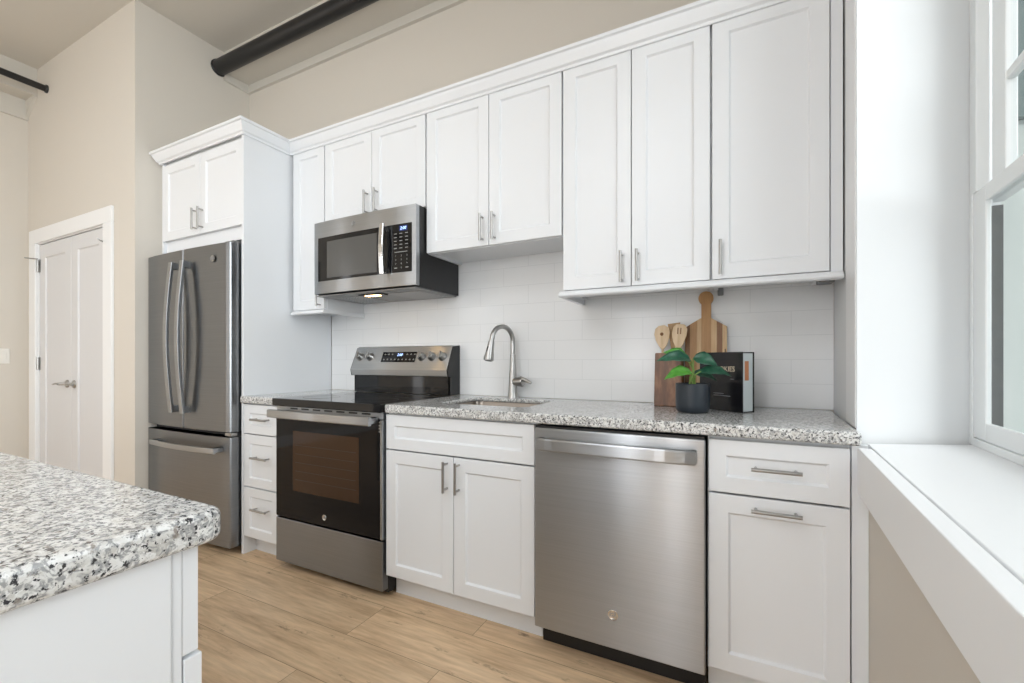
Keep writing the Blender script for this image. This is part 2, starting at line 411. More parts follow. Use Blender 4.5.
for s0, s1, z0, z1 in ops[1:]: seg(b, s0, s1, 0, z0)
struct(b.build('wall_right', [M['white_wall'], M['wall']]))
# window ledge: board and apron
b = B(); b.hexa([W(.56, .026, 0)[:2], W(1.95, .026, 0)[:2], W(1.95, FR + .02, 0)[:2], W(.415, FR + .02, 0)[:2], W(.56, .026, 0)[:2]], .8555, .868)
struct(b.build('trim_1', M['trim'], bevel=.002))
b = B(); b.hexa([W(.665, -.012, 0)[:2], W(2.4, -.012, 0)[:2], W(2.4, .0195, 0)[:2], W(.665, .0195, 0)[:2]], .744, .8705)
struct(b.build('trim_2', M['trim'], bevel=.002))
b = B(); b.hexa([W(.375, -.004, 0)[:2], W(.558, -.004, 0)[:2], W(.558, -.0003, 0)[:2], W(.375, -.0003, 0)[:2]], CT + .001, ZC - .02)
struct(b.build('trim_3', M['trim'], bevel=.003))
# tiled splash on the back wall
b = B().box(-2.818, .062, -.008, 0, CT + .001, 1.70)
struct(b.build('trim_4', M['tile']))
# plaster cornices under the ceiling
b = B()
b.box(XA, .3, -.20, 0, 3.293, ZC).box(XA, .3, -.022, 0, 3.235, 3.293).box(XA, XA + .022, -.20, -.022, 3.235, 3.293)
struct(b.build('trim_5', M['ceiling']))
b = B()
b.box(XL, XL + .19, YR, YD, 3.235, ZC).box(XL, XL + .022, YR, YD, 3.08, 3.235)
b.prism_y([(XL + .022, 3.235), (XL + .022, 3.10), (XL + .19, 3.225), (XL + .19, 3.235)], YD - .02, YD)
struct(b.build('trim_6', M['ceiling']))
# baseboards
struct(B().box(XL, XL + .015, YR, YD, 0, .14).build('baseboard_left', M['trim'], bevel=.003))
struct(B().box(XA, XA + .015, YD + .12, -.02, 0, .14).build('baseboard_alcove', M['trim'], bevel=.003))

# ---- window_1: double-hung sash window
def wbox(b, s0, s1, n0, n1, z0, z1):
    return b.hexa([W(s0, n0, 0)[:2], W(s1, n0, 0)[:2], W(s1, n1, 0)[:2], W(s0, n1, 0)[:2]], z0, z1)
def window(idx, s0, s1, z0, z1, zm):
    w_ = struct(bpy.data.objects.new('window_%d' % idx, None)); COL.objects.link(w_); ORI[w_.name] = (0, 0, 0)
    f = B(); FO = OUT
    wbox(f, s0, s0 + .02, FR, FO, z0, z1); wbox(f, s1 - .02, s1, FR, FO, z0, z1)
    wbox(f, s0 + .02, s1 - .02, FR, FO, z0, z0 + .022); wbox(f, s0 + .02, s1 - .02, FR, FO, z1 - .05, z1)
    wbox(f, s0 + .02, s0 + .048, FR, FR + .029, zm + .021, z1 - .05)
    f.build('window_frame', M['vinyl'], w_, bevel=.002)
    a, c = s0 + .022, s1 - .022
    def sash(n0, n1, q0, q1, a, c, rail_b, rail_t, mull):
        k = B(); st = .082
        wbox(k, a, a + st, n0, n1, q0, q1); wbox(k, c - st, c, n0, n1, q0, q1)
        wbox(k, a + st, c - st, n0, n1, q0, q0 + rail_b); wbox(k, a + st, c - st, n0, n1, q1 - rail_t, q1)
        o = k.build('sash', M['vinyl'], w_, bevel=.003)
        g = B(); wbox(g, a + st - .005, c - st + .005, (n0 + n1) / 2 - .002, (n0 + n1) / 2 + .002, q0 + rail_b - .005, q1 - rail_t + .005)
        g.build('pane', M['glass'], o)
        if mull:
            k = B(); m_ = (a + c) / 2
            wbox(k, m_ - .011, m_ + .011, n0 + .003, n1 - .003, q0 + rail_b, q1 - rail_t)
            zz = q0 + rail_b + .27; wbox(k, a + st, c - st, n0 + .003, n1 - .003, zz - .011, zz + .011)
            zz += .40; wbox(k, a + st, c - st, n0 + .003, n1 - .003, zz - .011, zz + .011)
            k.build('muntin', M['vinyl'], o)
        return o
    sash(FR + .003, FR + .016, z0 + .024, zm + .02, a, c, .05, .045, False)
    sash(FR + .032, FR + .057, zm - .02, z1 - .055, a + .028, c - .028, .045, .05, True)
    return w_
window(1, .405, 1.95, .868, 2.95, 1.58)
window(2, 3.1, 4.7, .87, 2.95, 1.88)
window(3, 5.2, 6.7, .87, 2.95, 1.88)
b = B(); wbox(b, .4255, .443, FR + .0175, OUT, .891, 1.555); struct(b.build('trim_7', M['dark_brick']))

# ---- closet double door in the left background
d1 = struct(bpy.data.objects.new('door_1', None)); COL.objects.link(d1); d1.location = (-4.7, YD, 0); ORI['door_1'] = (-4.7, YD, 0)
c = B()
c.box(-5.40, DX0 + .012, YD - .018, YD, 0, DZ - .012).box(DX1 - .012, -4.028, YD - .018, YD, 0, DZ - .012).box(-5.40, -4.028, YD - .018, YD, DZ - .012, 2.157)
c.box(DX0, DX0 + .018, YD, YD + .10, 0, DZ).box(DX1 - .018, DX1, YD, YD + .10, 0, DZ).box(DX0 + .018, DX1 - .018, YD, YD + .10, DZ - .018, DZ)
c.build('casing', M['trim'], d1, bevel=.003)
xm = -4.70
for x0, x1, sg in ((DX0 + .021, xm - .002, 1), (xm + .002, DX1 - .021, -1)):
    lf = shaker(B(), x0, x1, .012, DZ - .024, YD + .006, th=.036, st=.105, rec=.010).build('door_leaf', M['door'], d1, bevel=.002)
    hx = x1 - .055 if sg == 1 else x0 + .055
    h = B().lathe((hx, YD + .006, .94), [(.030, 0), (.030, -.006), (.024, -.011), (.010, -.014), (.010, -.05), (.001, -.052)], 24, 'y')
    h.tube([(hx, YD - .042, .94), (hx - sg * .05, YD - .044, .943), (hx - sg * .115, YD - .040, .935)], [.010, .0085, .006], 10)
    h.build('lever_handle', M['nickel'], lf)
    ex = x0 if sg == 1 else x1
    for z in (.22, 1.09, 1.87):
        k = B().tube([(ex - sg * .001, YD - .004, z - .05), (ex - sg * .001, YD - .004, z + .05)], .008, 10)
        k.box(min(ex, ex + sg * .028), max(ex, ex + sg * .028), YD + .003, YD + .0055, z - .05, z + .05)
        if z > 1.5: k.tube([(ex, YD - .004, z + .056), (ex - sg * .02, YD - .03, z + .056), (ex - sg * .06, YD - .060, z + .06)], .005, 8)
        k.build('hinge', M['nickel'], lf)

# ---- light switch
t = thing('light_switch', (XL, -.89, 1.15), 'ivory light switch plate on the beige wall beside the closet door', 'light switch')
B().box(XL, XL + .006, -.925, -.855, 1.09, 1.21).build('plate', M['plate'], t, bevel=.002)
B().box(XL + .006, XL + .010, -.906, -.874, 1.118, 1.182).build('rocker', M['plate'], t, bevel=.001)

# ---- ceiling pipes
t = thing('ceiling_pipe', (XA, -.235, 3.31), 'thick black pipe under the ceiling above the wall cabinets', 'pipe', 'black pipes under the ceiling')
B().tube([(XA + .004, -.235, 3.31), (.17, -.235, 3.31)], .052, 28).build('pipe', M['blackmetal'], t)
B().lathe((XA, -.235, 3.31), [(.058, .0), (.058, .012), (.0525, .014)], 28, 'x').build('collar', M['blackmetal'], t)
t = thing('ceiling_pipe', (-5.10, YD, 3.237), 'thin black pipe near the ceiling above the closet door', 'pipe', 'black pipes under the ceiling')
B().tube([(-5.10, YD - .004, 3.237), (-5.10, YR + .02, 3.237)], .024, 20).build('pipe', M['blackmetal'], t)
B().lathe((-5.10, YD, 3.237), [(.030, 0), (.030, -.012), (.025, -.014)], 24, 'y').build('collar', M['blackmetal'], t)

# ------------------------------------------------------------------ wall cabinets
YU, ZT = -.327, 2.432
def wall_cabinet(x0, x1, z0, label, doors, pulls, zh=None):
    t = thing('wall_cabinet', ((x0 + x1) / 2, 0, z0), label, 'cabinet', 'white wall cabinets')
    b = B(); q = .0006
    yb = -.009 if z0 < 1.70 else -.001
    b.box(x0 + q, x0 + .018, YU + .022, yb, z0 + .001, ZT + .03).box(x1 - .018, x1 - q, YU + .022, yb, z0 + .001, ZT + .03)
    b.box(x0 + .018, x1 - .018, YU + .022, yb, z0 + .014, z0 + .03).box(x0 + .018, x1 - .018, YU + .022, yb, ZT, ZT + .03)
    b.box(x0 + .018, x1 - .018, -.02, yb, z0 + .03, ZT)
    b.box(x0 + .018, x1 - .018, YU + .022, YU + .04, z0 + .001, z0 + .0139)
    b.build('body', CAB, t, bevel=.001)
    n = len(doors) - 1
    for i in range(n):
        front('door', doors[i], doors[i + 1], z0 + .002, ZT, YU, t, (pulls[i], z0 + zh, True) if pulls[i] is not None else None)
    return t
xm = (E[2] + E[1]) / 2
wall_cabinet(E[1], E[0], 1.425, 'tall white wall cabinet with one wide door, nearest the window', [E[1] + .003, E[0] - .002], [-.348], .082)
wall_cabinet(E[2], E[1], 1.425, 'tall white two-door wall cabinet above the potted plant and cookbook', [E[2] + .002, xm, E[1] - .003], [-.725, -.659], .082)
xm = (E[3] + E[2]) / 2
wall_cabinet(E[3], E[2], 1.676, 'shorter white two-door wall cabinet above the sink faucet', [E[3] + .003, xm, E[2] - .003], [-1.405, -1.338], .088)
xm = (E[4] + E[3]) / 2
wall_cabinet(E[4], E[3], 1.925, 'small white two-door wall cabinet directly above the microwave', [E[4] + .003, xm, E[3] - .003], [-2.164, -2.089], .085)
wall_cabinet(E[5] + .021, E[4], 1.425, 'narrow white wall cabinet between the fridge side panel and the microwave', [E[5] + .022, E[4] - .003], [E[4] - .035], .082)
# filler at the window end
t = tag(B().box(.0006, .036, YU + .01, YU + .03, 1.425, ZT).build('cabinet_filler', CAB, bevel=.001), 'upright white filler strip between the right end wall cabinet and the window wall', 'filler strip')
# light rails under the cabinets
prof = [(YU + .018, 1.4245), (YU - .004, 1.4245), (YU - .020, 1.413), (YU - .024, 1.404), (YU - .018, 1.397), (YU + .018, 1.397)]
t = tag(B().prism_x(prof, E[2] - .012, .034).box(E[2] - .012, E[2] + .006, YU + .018, -.009, 1.397, 1.4245).build('light_rail', CAB, bevel=.002),
        'long white moulding strip under the two tall right-hand wall cabinets', 'moulding')
prof = [(YU + .018, 1.4245), (YU - .004, 1.4245), (YU - .018, 1.413), (YU - .020, 1.406), (YU - .014, 1.400), (YU + .018, 1.400)]
tag(B().prism_x(prof, E[5] + .022, E[4] + .010).box(E[4] - .006, E[4] + .010, YU + .018, -.009, 1.400, 1.4245).build('light_rail', CAB, bevel=.002),
    'short white moulding strip under the narrow cabinet left of the microwave', 'moulding')
# refrigerator enclosure
tag(B().box(-2.840, -2.8203, -.629, -.009, 0, 2.489).build('refrigerator_side_panel', CAB, bevel=.0015), 'tall plain white side panel standing right of the refrigerator', 'panel')
t = thing('wall_cabinet', (-3.26, 0, 1.83), 'deep white two-door cabinet directly above the refrigerator', 'cabinet', 'white wall cabinets')
B().box(-3.70, -2.8405, -.605, -.001, 1.825, 2.44).box(-3.70, -3.685, -.625, -.605, 1.825, 2.44).build('body', CAB, t, bevel=.0015)
B().box(-3.7525, -3.7005, -.60, -.58, 1.825, 2.44).build('filler', CAB, t)
front('door', -3.680, -3.258, 1.90, 2.40, -.628, t, (-3.290, 1.99, True))
front('door', -3.258, -2.836, 1.90, 2.40, -.628, t, (-3.226, 1.99, True))
# crown moulding running along every wall cabinet, with its return round the refrigerator cabinet
def crown():
    b = B()
    prof = [(.0005, 2.415), (.008, 2.415), (.011, 2.425), (.020, 2.432), (.035, 2.462), (.039, 2.472), (.048, 2.476), (.048, 2.490), (.0005, 2.490)]
    path = [((.036, YU), (0, -1)), ((-2.8195, YU), (1, -1)), ((-2.8195, -.629), (1, -1)), ((-3.705, -.629), (-1, -1)), ((-3.705, -.30), (-1, 0))]
    n = len(prof); vs = []
    for (x, y), (dx, dy) in path:
        for o, z in prof: vs.append((x + dx * o, y + dy * o, z))
    fs = []
    for i in range(len(path) - 1):
        for k in range(n): fs.append((i * n + k, i * n + (k + 1) % n, (i + 1) * n + (k + 1) % n, (i + 1) * n + k))
    fs += [tuple(range(n)), tuple(range((len(path) - 1) * n, len(path) * n))]
    return b.add(vs, fs)
tag(crown().build('crown_moulding', CAB), 'white crown moulding along the top of the wall cabinets', 'moulding')
# two small grey sockets under the cabinets
def under_socket(x0, x1, y0, y1, label):
    t = thing('under_cabinet_socket', ((x0 + x1) / 2, y0, 1.43), label, 'socket', 'sockets under the wall cabinets')
    B().box(x0, x1, y0, y1, 1.404, 1.438).build('housing', M['greyplastic'], t, bevel=.004)
    B().box(x0 + .012, x1 - .012, y0 - .002, y0 - .0001, 1.409, 1.424).build('cover', M['black'], t)
under_socket(-.020, .030, -.225, -.16, 'small dark grey socket box under the cabinet at the window end')
under_socket(-.366, -.342, -.044, -.02, 'small grey socket box under the cabinet behind the paddle board top')

# ------------------------------------------------------------------ base cabinets
YB = -.63
def base_body(t, x0, x1, top=CB - .001, wall_y=-.001):
    b = B(); q = .0006
    b.box(x0 + q, x0 + .018, YB + .022, wall_y, .105, top).box(x1 - .018, x1 - q, YB + .022, wall_y, .105, top)
    b.box(x0 + .018, x1 - .018, YB + .022, wall_y, .105, .125).box(x0 + .018, x1 - .018, YB + .022, YB + .04, top - .03, top)
    b.box(x0 + .018, x1 - .018, -.02, wall_y, .125, top)
    b.build('body', CAB, t, bevel=.001)
    B().box(x0 + q, x1 - q, YB + .075, YB + .093, 0, .1045).build('toe_kick', CAB, t)
t = thing('base_cabinet', ((E[0] + E[1]) / 2, YB, 0), 'white base cabinet with one drawer over one door, at the window end', 'cabinet', 'white base cabinets')
base_body(t, E[1], E[0])
front('drawer', E[1] + .003, E[0] - .003, .690, .862, YB, t, (-.190, .780, False), .05)
front('door', E[1] + .003, E[0] - .003, .118, .687, YB, t, (-.190, .652, False))
t = thing('base_cabinet', ((E[2] + E[3]) / 2, YB, 0), 'white two-door base cabinet under the sink, left of the dishwasher', 'cabinet', 'white base cabinets')
base_body(t, E[3], E[2])
front('drawer_front', E[3] + .003, E[2] - .003, .704, .866, YB, t, None, .05)
xm = (E[2] + E[3]) / 2
front('door', E[3] + .003, xm, .114, .701, YB, t, (-1.405, .618, True)); front('door', xm, E[2] - .003, .114, .701, YB, t, (-1.344, .618, True))
t = thing('base_cabinet', (-2.667, YB, 0), 'narrow white base cabinet with three drawers between refrigerator and range', 'cabinet', 'white base cabinets')
base_body(t, E[5] + .0005, E[4])
for z0, z1, zp in ((.697, .866, .785), (.395, .694, .570), (.108, .392, .282)):
    front('drawer', E[5] + .004, E[4] - .003, z0, z1, YB, t, (-2.645, zp, False), .05)
tag(B().box(.0006, .0395, YB + .010, YB + .030, 0, .8712).build('cabinet_filler', CAB), 'narrow white filler strip beside the right base cabinet', 'filler strip')

# countertops
def slab(b, poly, z0, z1, hole=None):
    n = len(poly)
    if not hole: return b.hexa(poly, z0, z1)
    # poly and hole: 4 corners each, same order; hole may carry rounded corners as lists per corner
    vs = [(x, y, z1) for x, y in poly] + [(x, y, z0) for x, y in poly]
    h = [p for c in hole for p in c]; m = len(h); per = m // 4
    vs += [(x, y, z1) for x, y in h] + [(x, y, z1 - .018) for x, y in h]
    fs = []
    for lv, off, ho in ((0, 0, 8), (1, 4, 8 + m)):
        for c in range(4):
            idx = [ho + c * per + k for k in range(per)]
            nx = ho + ((c + 1) % 4) * per
            for k in range(per - 1): fs.append((off + c, idx[k], idx[k + 1]))
            fs.append((off + c, idx[-1], nx, off + (c + 1) % 4))
    for c in range(4): fs.append((c, (c + 1) % 4, 4 + (c + 1) % 4, 4 + c))
    for k in range(m): fs.append((8 + k, 8 + (k + 1) % m, 8 + m + (k + 1) % m, 8 + m + k))
    return b.add(vs, fs)
def rcorner(cx, cy, r, a0, n=6): return [(cx + r * math.cos(R(a0 + 90 * k / n)), cy + r * math.sin(R(a0 + 90 * k / n))) for k in range(n + 1)]
SX0, SX1, SY0, SY1 = -1.565, -1.115, -.475, -.125
hole = [rcorner(SX0 + .05, SY0 + .05, .05, 180), rcorner(SX1 - .05, SY0 + .05, .05, 270), rcorner(SX1 - .05, SY1 - .05, .05, 0), rcorner(SX0 + .05, SY1 - .05, .05, 90)]
b = slab(B(), [(E[3] + .012, -.652), (.0180, -.652), (.0560, -.010), (E[3] + .012, -.010)], CB, CT, hole)
tag(b.build('countertop', M['granite'], bevel=.009, seg=3), 'long speckled granite countertop over the sink cabinet and dishwasher', 'countertop')
tag(B().box(-2.819, E[4] - .004, -.652, -.010, CB, CT).build('countertop', M['granite'], bevel=.009, seg=3), 'short speckled granite countertop between the fridge panel and the range', 'countertop')

# sink
t = thing('sink', ((SX0 + SX1) / 2, (SY0 + SY1) / 2, CT - .02), 'undermount stainless steel sink basin set into the granite countertop', 'sink')
b = B(); rings = []
def rr(o, z, r): return [(x, y, z) for c in [rcorner(SX0 + o + r, SY0 + o + r, r, 180), rcorner(SX1 - o - r, SY0 + o + r, r, 270), rcorner(SX1 - o - r, SY1 - o - r, r, 0), rcorner(SX0 + o + r, SY1 - o - r, r, 90)] for x, y in c]
rings = [rr(-.006, CT - .0195, .07), rr(-.004, CT - .0195, .054), rr(.0, CT - .024, .05), rr(.006, CB - .17, .05), rr(.03, CB - .19, .04), rr(.15, CB - .197, .02)]
m_ = len(rings[0]); vs = [p for r_ in rings for p in r_]
fs = [(i * m_ + k, i * m_ + (k + 1) % m_, (i + 1) * m_ + (k + 1) % m_, (i + 1) * m_ + k) for i in range(len(rings) - 1) for k in range(m_)]
fs.append(tuple(range((len(rings) - 1) * m_, len(rings) * m_)))
b.add(vs, fs, True).build('basin', M['steel_sink'], t)
B().lathe(((SX0 + SX1) / 2, (SY0 + SY1) / 2, CB - .1955), [(.045, 0), (.045, .003), (.036, .004), (.03, .001), (.001, .001)], 28).build('drain', M['chrome'], t)

# faucet
FX, FY = -1.372, -.062
t = thing('faucet', (FX, FY, CT), 'brushed nickel pull-down faucet with a high arched spout behind the sink', 'faucet')
B().lathe((FX, FY, CT), [(.031, 0), (.031, .004), (.028, .010), (.0255, .03), (.0215, .10), (.0175, .17), (.0152, .22), (.0145, .235)], 28).build('body', M['nickel'], t)
dx, dy = -.30, -.954; rad = .078; zt = CT + .305
pts = [(FX, FY, CT + .236)] + [(FX, FY, CT + .236 + (zt - CT - .236) * k / 3) for k in range(1, 4)]
for k in range(1, 15):
    a = math.pi * k / 15 * 1.02; o = rad * (1 - math.cos(a)); pts.append((FX + dx * o, FY + dy * o, zt + rad * math.sin(a)))
e = Vector(pts[-1]); dirn = (e - Vector(pts[-2])).normalized()
pts.append(e + dirn * .015)
B().tube(pts, .0128, 16).build('spout', M['nickel'], t)
s0 = e + dirn * .0155; dn = Vector((dx * .22, dy * .22, -1)).normalized()
sp = B().tube([s0, s0 + dn * .012, s0 + dn * .06, s0 + dn * .095, s0 + dn * .102], [.0150, .0165, .0215, .0265, .0245], 20).build('spray_head', M['nickel'], t)
B().tube([s0 + dn * .1022, s0 + dn * .104], [.018, .0175], 18).build('nozzle', M['black'], sp)
fc = s0 + dn * .05 + Vector((dx, dy, 0)) * .0175
B().tube([fc - dn * .022, fc + dn * .022], .005, 10, flat=.9).build('spray_button', M['black'], sp)
hz = CT + .088
B().tube([(FX + .012, FY - .004, hz), (FX + .062, FY - .018, hz + .001), (FX + .072, FY - .020, hz + .002)], [.021, .027, .022], 18).build('lever_hub', M['nickel'], t)
B().tube([(FX + .055, FY - .022, hz + .018), (FX + .090, FY - .028, hz + .010), (FX + .125, FY - .036, hz - .004)], [.013, .011, .007], 12, flat=.8).build('lever', M['nickel'], t)

# ------------------------------------------------------------------ refrigerator
t = thing('refrigerator', (-3.30, -.4, 0), 'stainless steel french door refrigerator with a bottom freezer drawer', 'refrigerator')
FX0, FX1 = -3.745, -2.853
B().box(FX0 + .008, FX1 - .008, -.600, -.04, .03, 1.755).build('body', M['steel_dark'], t, bevel=.004)
B().box(FX0 + .02, FX1 - .02, -.56, -.50, 0.0, .03).box(FX0 + .03, FX1 - .03, -.10, -.06, 0, .03).build('base_grille', M['black'], t)
def curved_front(b, x0, x1, z0, z1, yb):
    cx = (FX0 + FX1) / 2; hw = (FX1 - FX0) / 2
    def yf(x):
        u = (x - cx) / hw; y = -.702 + .016 * u * u
        return y
    n = 14; xs = [x0 + (x1 - x0) * k / n for k in range(n + 1)]
    pl = [(x0, yb)] + [(x0 + .0, yf(x0) + .008)] + [(x0 + .006, yf(x0 + .006) + .001)] + [(x, yf(x)) for x in xs[1:-1]] + [(x1 - .006, yf(x1 - .006) + .001), (x1, yf(x1) + .008), (x1, yb)]
    return b.hexa(pl, z0, z1)
xm = (FX0 + FX1) / 2
for x0, x1, sg in ((FX0, xm - .003, 1), (xm + .003, FX1, -1)):
    dr = curved_front(B(), x0, x1, .705, 1.790, -.612).build('door', M['steel_dark'], t, bevel=.002)
    hx = xm - sg * .062; yb = -.700
    pts = [(hx, yb - .034 - .030 * math.sin(math.pi * k / 16), .80 + (1.71 - .80) * k / 16) for k in range(17)]
    h = B().strip(pts, .036, .020, (1, 0, 0))
    for z in (.820, 1.690): h.box(hx - .011, hx + .011, yb - .040, yb + .004, z - .02, z + .02)
    h.build('handle', M['steel'], dr, bevel=.002)
    hc = -3.69 if sg == 1 else -2.90
    B().box(hc - .045, hc + .035, -.66, -.56, 1.7915, 1.806).build('hinge_cover', M['greyplastic'], t, bevel=.003)
badge((-2.995, -.7005, 1.705), .019, t, M['nickel'])
fd = curved_front(B(), FX0, FX1, .045, .675, -.612).build('freezer_drawer', M['steel_dark'], t, bevel=.002)
pts = [(FX0 + .165 + (FX1 - FX0 - .215) * k / 16, -.742 - .022 * math.sin(math.pi * k / 16), .605) for k in range(17)]
h = B().strip(pts, .032, .016, (0, 0, 1))
for x in (FX0 + .185, FX1 - .075): h.box(x - .016, x + .016, -.745, -.690, .592, .618)
h.build('handle', M['steel'], fd, bevel=.002)
B().box(FX0 + .01, FX1 - .01, -.640, -.600, .677, .703).build('gasket', M['rubber'], t)
B().box(FX1 - .06, FX1 - .004, -.680, -.640, .680, .700).build('hinge', M['nickel'], t, bevel=.003)

# ------------------------------------------------------------------ range
t = thing('range', (-2.134, -.33, 0), 'stainless steel electric range with a black glass cooktop and oven door', 'range')
RX0, RX1 = E[4] + .004, E[3] - .004
B().box(RX0, RX1, -.605, -.03, .02, .868).build('body', M['blackmetal'], t, bevel=.002)
for x in (RX0 + .04, RX1 - .04):
    for y in (-.55, -.09): B().lathe((x, y, 0), [(.018, 0), (.018, .006), (.008, .008), (.008, .02)], 14).build('foot', M['black'], t)
B().box(RX0 - .002, RX1 + .010, -.668, -.12, .873, .913).build('cooktop', M['glassblack'], t, bevel=.004)
for x, y, r in ((-2.33, -.50, .095), (-1.94, -.50, .115), (-2.33, -.24, .075), (-1.94, -.24, .075)):
    B().tube([(x + r * math.cos(R(q * 7.5)), y + r * math.sin(R(q * 7.5)), .9129) for q in range(49)], .0006, 6, cap=False).build('burner_ring', M['rubber'], t)
# vent strip, door, window, handle, drawer
vs_ = B().box(RX0, RX1, -.640, -.606, .838, .871).build('vent_strip', M['steel'], t, bevel=.002)
for k in range(7): B().box(-2.40 + k * .085, -2.345 + k * .085, -.6412, -.6401, .857, .865).build('vent_slot', M['black'], vs_)
dr = B().box(RX0, RX1, -.645, -.607, .281, .836).build('oven_door', M['doorblack'], t, bevel=.003)
B().box(RX1 - .012, RX1 + .0005, -.6465, -.6465 + .03, .281, .836).build('edge_trim', M['steel'], dr)
wf = B().box(-2.375, -1.904, -.6462, -.6451, .430, .745).build('oven_window', M['ovenglass'], dr, label='brown window in the black oven door')
for k in range(5): B().box(-2.355, -1.924, -.6466, -.6463, .49 + k * .045, .492 + k * .045).build('rack_bar', M['rubber'], wf)
badge((-2.140, -.6452, .325), .0145, dr.parent)
h = B().strip([(RX0 + .014, -.698, .836), (-2.134, -.706, .836), (RX1 - .026, -.698, .836)], .042, .020, (0, 0, 1))
for x in (RX0 + .030, RX1 - .042): h.box(x - .015, x + .015, -.694, -.640, .822, .850)
h.build('handle', M['steel'], dr, bevel=.003)
for k in range(4): B().box(RX1 - .020, RX1 - .004, -.6478, -.6452, .780 + k * .014, .788 + k * .014).build('side_vent', M['nickel'], dr)
B().box(RX0, RX1, -.645, -.607, .040, .272).build('storage_drawer', M['steel_dark'], t, bevel=.003)
# backguard
bg = B().box(RX0 + .012, RX1 - .012, -.098, -.015, .9135, 1.021).build('backguard_base', M['glassblack'], t, bevel=.002)
prof = [(-.128, 1.022), (-.136, 1.058), (-.076, 1.197), (-.063, 1.203), (-.015, 1.203), (-.015, 1.022)]
B().prism_x(prof, RX0 + .010, RX1).build('control_panel', M['steel_panel'], t, bevel=.003)
for x0 in (RX0 + .007, RX1): B().prism_x([(-.127, 1.020), (-.135, 1.057), (-.075, 1.196), (-.013, 1.2035), (-.013, .9135), (-.100, .9135), (-.100, 1.020)], x0, x0 + (.010 if x0 == RX1 else .003)).build('panel_end_cap', M['blackmetal'], t)
pn = Vector((0, -(1.197 - 1.058), -.060 + .0)).normalized(); pn = Vector((0, -.918, .396)); pu = Vector((0, .396, .918))
def onpanel(x, h, d=0):                                   # h: along the sloped face from its lower edge
    p = Vector((x, -.136, 1.058)) + pu * h + pn * d; return (p.x, p.y, p.z)
for x in (-2.478 + .03, -2.478 + .115, -1.955, -1.880, -1.805):
    k = B(); seg_ = 24
    def ring(r, d): return [onpanel(x + r * math.cos(2 * math.pi * i / seg_), .085 + r * math.sin(2 * math.pi * i / seg_), d) for i in range(seg_)]
    rs = [ring(.027, .0005), ring(.027, .006), ring(.0225, .008), ring(.0205, .030), ring(.018, .033)]
    vs = [p for r_ in rs for p in r_]
    k.add(vs, [(i * seg_ + j, i * seg_ + (j + 1) % seg_, (i + 1) * seg_ + (j + 1) % seg_, (i + 1) * seg_ + j) for i in range(4) for j in range(seg_)], True)
    k.add(rs[-1], [tuple(range(seg_))])
    kn = k.build('knob', M['nickel'], t)
    g = B(); g.add([onpanel(x + a * .005, .085 + c * .021, d) for d in (.030, .042) for a, c in ((-1, -1), (1, -1), (1, 1), (-1, 1))], [(0, 1, 2, 3)[::-1], (4, 5, 6, 7), (0, 1, 5, 4), (1, 2, 6, 5), (2, 3, 7, 6), (3, 0, 4, 7)])
    g.build('grip', M['nickel'], kn, bevel=.001)
dp = B().add([onpanel(x, h, d) for d in (.0004, .002) for x, h in ((-2.265, .050), (-2.000, .050), (-2.000, .118), (-2.265, .118))], [(3, 2, 1, 0), (4, 5, 6, 7), (0, 1, 5, 4), (1, 2, 6, 5), (2, 3, 7, 6), (3, 0, 4, 7)]).build('display', M['glassblack'], t)
b = B(); text(b, '2:00', .024, lambda a, c_, d: onpanel(-2.125 + a + .2 * c_, .098 + c_, .0024 + d), .0003); b.build('clock_digits', M['display'], dp)
b = B()
for r_, hh in ((0, .064), (1, .098)):
    for k in range(9):
        if r_ == 1 and k in (3, 4, 5): continue
        x = -2.250 + k * .029
        b.add([onpanel(x + a, hh + c_, .0024) for a, c_ in ((0, 0), (.013, 0), (.013, .0035), (0, .0035))], [(0, 1, 2, 3)])
        b.add([onpanel(x + a, hh + c_, .0024) for a, c_ in ((.002, .006), (.010, .006), (.010, .0085), (.002, .0085))], [(0, 1, 2, 3)])
b.build('key_legends', M['keylegend'], dp)

# ------------------------------------------------------------------ microwave
t = thing('microwave', (-2.134, -.2, 1.5), 'stainless steel over-the-range microwave with its hood lamp lit', 'microwave')
MX0, MX1 = E[4] + .004, E[3] - .004
MZ0, MZ1 = 1.503, 1.921
B().box(MX0, MX1, -.372, -.010, 1.497, MZ1).build('body', M['blackmetal'], t, bevel=.002)
def bowed(b, x0, x1, z0, z1, y0, y1, bow=.010):
    n = 12; cx = (MX0 + MX1) / 2; hw = (MX1 - MX0) / 2
    pl = [(x0, y1)] + [(x0 + (x1 - x0) * k / n, y0 - bow * (1 - ((x0 + (x1 - x0) * k / n - cx) / hw) ** 2)) for k in range(n + 1)] + [(x1, y1)]
    return b.hexa(pl, z0, z1)
dr = bowed(B(), MX0, MX1, MZ0, MZ1, -.402, -.374).build('front_panel', M['steel'], t, bevel=.002)
xs_ = lambda f: MX0 + (MX1 - MX0) * f
win = bowed(B(), xs_(.048), xs_(.700), 1.575, 1.828, -.4035, -.39).build('door_window', M['glassblack'], dr)
bowed(B(), xs_(.150), xs_(.660), 1.590, 1.800, -.4041, -.392).build('window_screen', M['screen'], win)
cp = bowed(B(), xs_(.712), xs_(.965), 1.575, 1.828, -.4035, -.39).build('control_panel', M['glassblack'], dr)
hx = xs_(.742)
pts = [(hx, -.440 - .008 * math.sin(math.pi * k / 12), 1.570 + .262 * k / 12) for k in range(13)]
h = B().strip(pts, .030, .014, (1, 0, 0))
for z in (1.59, 1.812): h.box(hx - .010, hx + .010, -.440, -.404, z - .012, z + .012)
h.build('handle', M['chrome'], t, bevel=.002)
badge((xs_(.43), -.4125, 1.876), .015, t, M['steel'])
